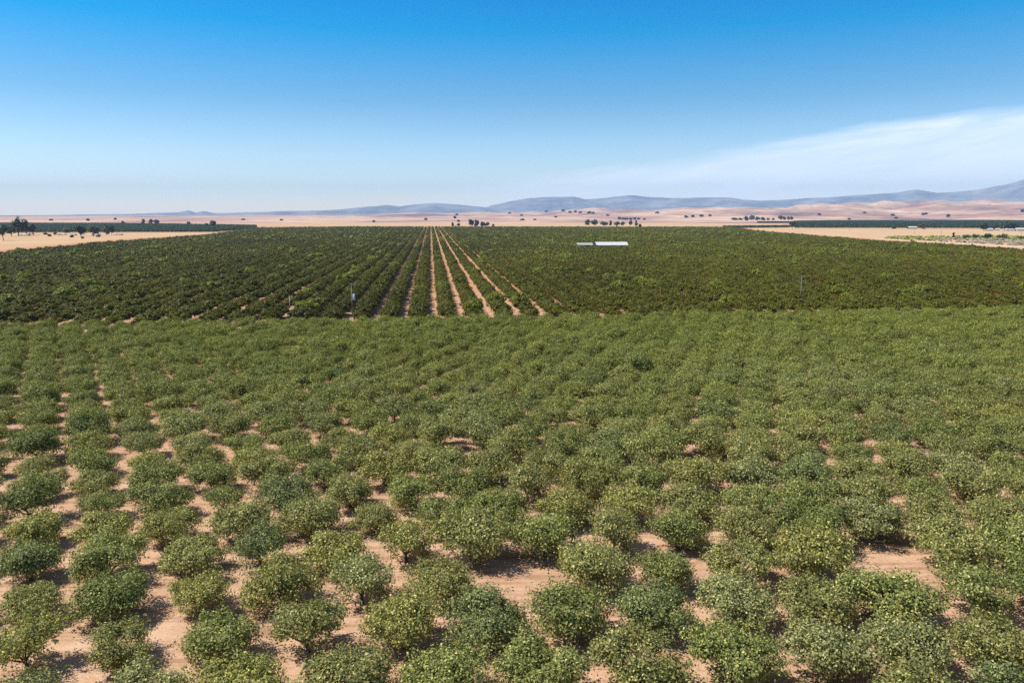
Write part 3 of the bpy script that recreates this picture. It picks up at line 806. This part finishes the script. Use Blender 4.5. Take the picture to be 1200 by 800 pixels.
# clump on the pale rise and the oaks dotted over the foothills
def hill_tree(label, px, base, w, top, color, group, seed, name='oak_tree'):
    d = ray(px, base); w *= .8; top = base - (base - top) * .8; color = tuple(q * 1.5 for q in color)  # tree colour lightened to put distance haze into it
    # march along the line of sight to the land
    x = y = z = 0
    t = 1500 / math.hypot(d[0], d[1])
    while True:
        x, y, z = d[0] * t, d[1] * t, CAM_H + d[2] * t
        if z <= land_z(x, y) or t > 11000: break
        t += 12
    if t > 11000: return None
    return big_tree(name, label, 'tree', px, base, w, top, color, group, seed, 'round', .1, land_z(x, y) - .3, (x, y))
PR = 'trees on the pale rise behind the orchard'
for k, (px, base, w, top, lab) in enumerate([
        (861, 258, 7, 255, 'low wide bush-like tree starting the clump on the pale rise'), (868, 258, 5, 255, 'low tree second in the clump on the pale rise'),
        (874, 258.5, 7, 252.5, 'grey-violet tree in the tall part of the clump on the pale rise'), (881, 258.5, 8, 251, 'tallest tree of the clump on the pale rise'),
        (888, 258.5, 6, 253.5, 'rounded tree past the tallest of the clump on the pale rise'), (894, 258.3, 6, 253.5, 'last broad tree of the clump on the pale rise'),
        (900.5, 258, 4, 255.3, 'small tree in the gap of the clump on the pale rise'), (906, 258, 2, 255.8, 'tiny dark tree in the gap of the clump on the pale rise'),
        (914.5, 257.8, 5.5, 251.5, 'pale bushy tree standing clear of the clump on the pale rise'), (919, 257.8, 3.5, 253, 'small tree leaning on the pale bushy one'),
        (924, 257.5, 2.5, 253.3, 'first of the two thin trees ending the pale rise'), (927.5, 257.5, 3, 253.2, 'second of the two thin trees ending the pale rise')]):
    hill_tree(lab, px, base, w, top, (0.07, 0.066, 0.062), PR, 120 + k, 'shade_tree')
HG = 'oaks dotted over the foothills'
hill = [(1110.5, 255, 4.5, 250.5), (1050, 256.3, 4, 254), (1083, 252, 8, 249), (1198, 249, 4, 245), (597, 250.5, 3, 249), (611, 253, 3, 251.5), (612, 258.3, 6, 256.3), (668, 249.5, 3.5, 247.5), (674, 249, 3, 247), (680, 249.6, 3, 248),
        (690, 250, 5, 247.5), (695, 250.5, 3, 248.5), (712, 253, 3, 251.5), (726, 257, 4, 254), (730, 257.2, 3, 255), (734, 257.5, 4, 255.3), (739, 257.5, 2, 255.5), (744, 257.3, 3, 255), (748, 257.3, 2.4, 255.3), (755, 257.6, 1.6, 256),
        (533, 256, 2.5, 253), (537.5, 260, 3, 257.5), (499, 258, 3, 255.5), (438, 260.5, 2.6, 258.2), (535, 252.5, 2, 250.5), (627, 258, 3, 256.5), (651, 255, 3, 253.5), (804, 255, 5, 252.5), (812, 254.5, 4, 252), (822, 254, 5, 251.5), (832, 253.5, 3, 251.3), (995, 257.5, 2, 255.7),
        (1046, 253, 4, 251), (1013, 250, 3, 248.5), (660, 247.5, 4, 246), (640, 248.5, 3, 247), (770, 250, 3, 248.4), (960, 252, 3, 250.2), (60, 258.6, 4, 256.7), (103, 258.8, 3, 256.3), (135, 257.6, 2.6, 255.4), (330, 258.5, 3, 256.8), (285, 258, 3, 256.3)]
for k, (px, b_, w, t_) in enumerate(hill):
    hill_tree('small dark oak dotted on the pinkish plain and foothills', px, b_, w, t_, (0.05, 0.045, 0.04), HG, 160 + k)

# scrub patch beside the sandy path
def scrub_pts():
    g = np.random.default_rng(55); pts = []
    poly = [at(1036, 279.8), at(1120, 284.4), at(1200, 288.9), at(1290, 294.2), at(1290, 276), at(1200, 277), at(1100, 277.3), at(1045, 277.5)]
    xs = [p[0] for p in poly]; ys = [p[1] for p in poly]
    for k in range(9000):
        x = g.uniform(min(xs), max(xs)); y = g.uniform(min(ys), max(ys))
        if not inside(x, y, poly) or g.uniform() < .55: continue
        px, py = project(x, y, 0)
        lower = (py - 277) / (5 + (px - 1036) * .06)
        grey = g.uniform() < 0.15 + 0.7 * smooth((px - 1080) / 50) * smooth(lower * 1.7 - .1)
        c = np.array((0.55, 0.46, 0.43)) if grey else np.array((0.46, 0.46, 0.12)) if g.uniform() < .75 else np.array((0.11, 0.14, 0.045))
        c = c * g.uniform(.75, 1.2); s = g.uniform(.35, .7)
        pts.append((x, y, -.3, g.uniform(0, 6.28), s * 1.2, s * 1.2, s, 6 + int(g.integers(0, 6)), tuple(c)))
    return pts
mass('scrub', 'mixed yellow-green and dry grey scrub beside the pale sandy path', far_protos, scrub_pts())
SB = 'green bushes standing over the scrub'
for k, (px, base, w, top, c, kind, lab) in enumerate([
        (1117, 279, 3, 273.2, (.05, .075, .03), 'spire', 'slim pointed green bush alone at the back of the scrub'), (1133, 279, 8, 275.5, (.08, .11, .035), 'round', 'pale green round bush in the middle of the scrub'),
        (1145, 279, 9, 275, (.09, .12, .04), 'round', 'yellow-green bush beside the darkest bush of the scrub'), (1157, 279.5, 8, 274.2, (.05, .075, .026), 'round', 'darkest green bush standing up from the scrub'),
        (1173, 280, 13, 274.6, (.12, .14, .035), 'round', 'broad yellow-green bush standing up from the scrub'), (1196, 281, 9, 277, (.11, .135, .035), 'round', 'yellow-green bush at the frame end of the scrub')]):
    big_tree('scrub_bush', lab, 'bush', px, base, w, top, c, SB, 230 + k, kind, .05)

# ------------------------------------------------------------------ poles and pump station on the dirt road
def pole_base(name, label, px, base, top, cat='utility pole', r=.14, mat='pole_wood', group=None):
    x, y = at(px, base); d = (y * math.cos(PITCH) + CAM_H * math.sin(PITCH)) / F
    H = (base - top) * d / math.cos(PITCH)
    t = empty(name, (x, y, 0)); tag(t, label, cat, group)
    b = MB(); b.tube([(0, 0, -.2), (0, 0, H * .5), (0, 0, H)], [r, r * .85, r * .7], 8); link('pole', b.mesh('pole', M[mat], True), t)
    return t, H
def crossarm(t, z, w, n):
    b = MB(); b.box(-w / 2, w / 2, -.19, -.07, z - .07, z + .07); ca = link('crossarm', b.mesh('crossarm', M['pole_wood']), t)
    for k in range(n):
        x = -w / 2 + .1 + (w - .2) * k / (n - 1)
        b = MB(); b.tube([(x, -.13, z + .06), (x, -.13, z + .16), (x, -.13, z + .3)], [.035, .08, .05], 7); link('insulator', b.mesh('insulator', M['concrete']), ca)
def can(t, x, z, h, r):
    b = MB(); b.tube([(x, -.05, z), (x, -.05, z + .05), (x, -.05, z + h - .1), (x, -.05, z + h)], [r * .9, r, r, r * .6], 12); tf = link('transformer', b.mesh('transformer', M['white_metal'], True), t)
    b = MB(); b.box(x - .5, x, -.1, 0, z + h * .5, z + h * .5 + .08); link('bracket', b.mesh('bracket', M['grey_metal']), tf)
    b = MB(); b.tube([(x + .1, -.05, z + h - .05), (x + .1, -.05, z + h + .3)], [.05, .03], 6); link('bushing', b.mesh('bushing', M['concrete']), tf)

t, H = pole_base('utility_pole', 'wooden utility pole carrying a white transformer at the dirt road', 413, 368, 332, r=.15)
can(t, .62, 3.9, 1.75, .34); crossarm(t, H - .3, 1.2, 2)
t, H = pole_base('utility_pole', 'tall thin utility pole with pale insulators rising above the near canopy', 937.5, 358, 323.5, r=.11)
crossarm(t, H - .5, 2.0, 3); crossarm(t, H - 1.9, 1.6, 3)
pole_base('marker_post', 'thin bare post among the straight soil rows at the dirt road', 481.5, 368, 349, 'post', .07, 'pole_wood')
pole_base('marker_post', 'short grey post standing in the far orchard toward the white shed', 647.5, 288.5, 280, 'post', .18, 'grey_metal')
UP = 'utility poles along the pale field'
for px, base, top, lab in [(1071.5, 274, 265, 'faint thin pole on the pale field below the green-roofed shed'), (1103.3, 275.5, 263.8, 'thin pole standing midway along the pale field'), (1174.5, 277, 265, 'thin pole on the pale field in front of the broadest farm tree'), (1196.5, 277, 264.5, 'thin pole on the pale field in front of the long low white building'),
                           (995, 270.8, 263.5, 'thin pole where the pale field narrows')]:
    t, H = pole_base('utility_pole', lab, px, base, top, r=.22, group=UP); crossarm(t, H - .6, 2.4, 3)

# pump station
t, H = pole_base('mast', 'pale slim mast with a short top arm at the pump boxes', 340, 367.4, 347, 'mast', .07, 'pale_metal')
b = MB(); b.tube([(0, 0, H - .15), (.75, 0, H - .35)], [.05, .04], 6); b.box(.6, .9, -.1, .1, H - .5, H - .36); link('arm', b.mesh('arm', M['pale_metal']), t)
def pump_box(label, px, base, w, h):
    x, y = at(px, base); t = empty('pump_box', (x, y, 0)); tag(t, label, 'pump box', 'pale pump boxes at the dirt road')
    b = MB(); b.box(-w / 2, w / 2, -w * .4, w * .4, .1, h); link('cabinet', b.mesh('cabinet', M['white_metal']), t)
    b = MB(); b.box(-w / 2 - .06, w / 2 + .06, -w * .46, w * .46, h + .003, h + .07); link('lid', b.mesh('lid', M['pale_metal']), t)
    b = MB(); b.box(-w / 2 - .15, w / 2 + .15, -w * .6, w * .6, -.05, .097); link('plinth', b.mesh('plinth', M['concrete']), t)
    b = MB(); b.box(-w * .42, w * .42, -w * .4 - .03, -w * .4 - .003, .2, h - .12); d = link('door', b.mesh('door', M['white_metal']), t)
    b = MB(); b.box(w * .25, w * .32, -w * .4 - .07, -w * .4 - .033, h * .5, h * .65); link('handle', b.mesh('handle', M['grey_metal']), d)
pump_box('white pump box beside the foot of the slim mast', 341, 367.6, 1.2, 1.25)
pump_box('smaller white pump box standing apart from the slim mast', 334.3, 367.3, 1.0, 1.1)
b = MB(); g = np.random.default_rng(5)
for k in range(10):
    v, f = icosphere(g.uniform(-1.3, 1.3), g.uniform(-.8, .8), .2 + g.uniform(0, .5), .7, .6, .45, g, 7, 4, .3); b.add(v, f)
x, y = at(326, 366.5)
o = link('soil_heap', b.mesh('soil_heap', M['soil']), None, (x, y, 0)); tag(o, 'pinkish heap of earth beside the pump boxes', 'soil heap')
for px, py, lab in [(319.5, 368, 'white marker tube among dark trees before the earth heap'), (321.5, 351, 'white marker tube farther in between the dark rows'), (318, 352, 'second white tube beside the one between the dark rows')]:
    x, y = at(px, py + 2); d = y / F
    b = MB(); b.tube([(0, 0, -.1), (0, 0, .9), (0, 0, 1.5)], [.2, .2, .17], 8); o = link('marker_tube', b.mesh('marker_tube', M['white_metal'], True), None, (x, y, 0)); tag(o, lab, 'marker tube', 'white marker tubes in the dark rows')

# ------------------------------------------------------------------ air
HB = 17500.0
b = MB(); b.box(-HB, HB, -HB, HB, -5.0, 720.0)
m, nt, n, l = new_mat('haze_air')
pv = n.new('ShaderNodeVolumePrincipled'); out = n.new('ShaderNodeOutputMaterial')
pv.inputs['Color'].default_value = (0.31, 0.62, 1.0, 1); pv.inputs['Density'].default_value = 4.7e-5; pv.inputs['Anisotropy'].default_value = 0.0
l.new(pv.outputs[0], out.inputs['Volume'])
hz = link('haze', b.mesh('haze', m)); tag(hz, 'pale blue summer haze over the whole plain', kind='stuff')

# ------------------------------------------------------------------ sun, sky, camera
SUN_EL, SUN_AZ = R(54), R(-88)
sd = Vector((math.sin(SUN_AZ) * math.cos(SUN_EL), math.cos(SUN_AZ) * math.cos(SUN_EL), math.sin(SUN_EL)))
sl = bpy.data.lights.new('sun', 'SUN'); sl.energy = 4.2; sl.angle = R(0.5); sl.color = (1.0, 0.95, 0.87)
so = bpy.data.objects.new('sun', sl); COL.objects.link(so); so.rotation_euler = (-sd).to_track_quat('-Z', 'Y').to_euler(); so.location = (0, 0, 80)

w = bpy.data.worlds.new('World'); sc.world = w; w.use_nodes = True
nt = w.node_tree; nt.nodes.clear(); n, l = nt.nodes, nt.links
sky = n.new('ShaderNodeTexSky'); sky.sky_type = 'NISHITA'; sky.sun_disc = False; sky.sun_elevation = SUN_EL; sky.sun_rotation = SUN_AZ
sky.air_density = 1.0; sky.dust_density = 0.3; sky.ozone_density = 2.0; sky.altitude = 50
tc = n.new('ShaderNodeTexCoord'); sp = n.new('ShaderNodeSeparateXYZ'); l.new(tc.outputs['Generated'], sp.inputs[0])
el = math_node(n, l, 'ARCSINE', sp.outputs['Z'])                     # elevation in radians
azn = math_node(n, l, 'ARCTAN2', sp.outputs['X'], sp.outputs['Y'])   # azimuth from +Y
# the deep azure of a dry clear sky, lighter towards the horizon
grade = ramp(n, l, math_node(n, l, 'MULTIPLY', el, 1 / R(30), True), [(0.0, (1.32, 1.18, 1.22)), (0.06, (1.06, 1.02, 1.08)), (0.14, (0.85, 0.93, 1.05)), (0.27, (0.42, 0.70, 0.87)), (0.43, (0.02, 0.63, 0.95)), (0.56, (0.0, 0.50, 0.97)), (0.75, (0.45, 0.62, 0.72)), (1.0, (0.8, 0.75, 0.7))])
skyc = mix_color(n, l, 1.0, sky.outputs[0], grade.outputs[0], 'MULTIPLY')
# thin cirrus, a long wedge climbing to the right
tilt = math_node(n, l, 'SUBTRACT', el, math_node(n, l, 'MULTIPLY', azn, 0.13))
cv = n.new('ShaderNodeCombineXYZ'); l.new(math_node(n, l, 'MULTIPLY', azn, 5.0), cv.inputs[0]); l.new(math_node(n, l, 'MULTIPLY', tilt, 36.0), cv.inputs[1])
st = noise_node(n, l, cv.outputs[0], 1.0, 7, 0.6); st.inputs['Distortion'].default_value = 0.4
edge = math_node(n, l, 'ADD', math_node(n, l, 'MULTIPLY', azn, 0.125), 0.052)       # upper edge of the wedge
wob = math_node(n, l, 'MULTIPLY', math_node(n, l, 'SUBTRACT', st.outputs['Fac'], 0.5), 0.035)
below = math_node(n, l, 'SUBTRACT', math_node(n, l, 'ADD', edge, wob), el)
up = math_node(n, l, 'MULTIPLY', below, 55.0, True)
lowf = math_node(n, l, 'SUBTRACT', 1.0, math_node(n, l, 'MULTIPLY', math_node(n, l, 'SUBTRACT', below, 0.03), 5.0, True))
side = math_node(n, l, 'MULTIPLY', math_node(n, l, 'ADD', azn, 0.19), 3.2, True)
body = ramp(n, l, st.outputs['Fac'], [(0.38, (0, 0, 0)), (0.62, (1, 1, 1))]).outputs[0]
cl = math_node(n, l, 'MULTIPLY', math_node(n, l, 'MULTIPLY', up, lowf), math_node(n, l, 'MULTIPLY', side, math_node(n, l, 'ADD', math_node(n, l, 'MULTIPLY', body, 0.42), 0.52)), True)
cl = math_node(n, l, 'MULTIPLY', cl, 0.86, True)
# a few faint wisps low over the horizon
wv = n.new('ShaderNodeCombineXYZ'); l.new(math_node(n, l, 'MULTIPLY', azn, 16.0), wv.inputs[0]); l.new(math_node(n, l, 'MULTIPLY', el, 150.0), wv.inputs[1])
wn = noise_node(n, l, wv.outputs[0], 1.0, 5, 0.6)
band = math_node(n, l, 'SUBTRACT', 1.0, math_node(n, l, 'MULTIPLY', math_node(n, l, 'ABSOLUTE', math_node(n, l, 'SUBTRACT', el, 0.024)), 70.0), True)
wisp = math_node(n, l, 'MULTIPLY', band, ramp(n, l, wn.outputs['Fac'], [(0.56, (0, 0, 0)), (0.72, (0.7, 0.7, 0.7))]).outputs[0])
cl = math_node(n, l, 'MAXIMUM', cl, wisp)
skyf = mix_color(n, l, cl, skyc, (7.3, 7.6, 8.7))
bg = n.new('ShaderNodeBackground'); bg.inputs['Strength'].default_value = 0.1; l.new(skyf, bg.inputs['Color'])
wo = n.new('ShaderNodeOutputWorld'); l.new(bg.outputs[0], wo.inputs[0])

cam = bpy.data.cameras.new('camera'); co = bpy.data.objects.new('camera', cam); COL.objects.link(co)
cam.sensor_width = 36.0; cam.lens = 36.0 * F / 1200; cam.clip_start = 0.5; cam.clip_end = 90000
co.location = (0, 0, CAM_H); co.rotation_euler = (math.pi / 2 - PITCH, 0, 0)
sc.camera = co

sc.render.engine = 'CYCLES'
sc.view_settings.view_transform = 'Standard'; sc.view_settings.look = 'None'; sc.view_settings.gamma = 1.0
sc.view_settings.use_curve_mapping = False; sc.view_settings.exposure = 0.7
sc.cycles.max_bounces = 6; sc.cycles.diffuse_bounces = 3; sc.cycles.transmission_bounces = 3; sc.cycles.volume_bounces = 0
sc.cycles.use_denoising = False
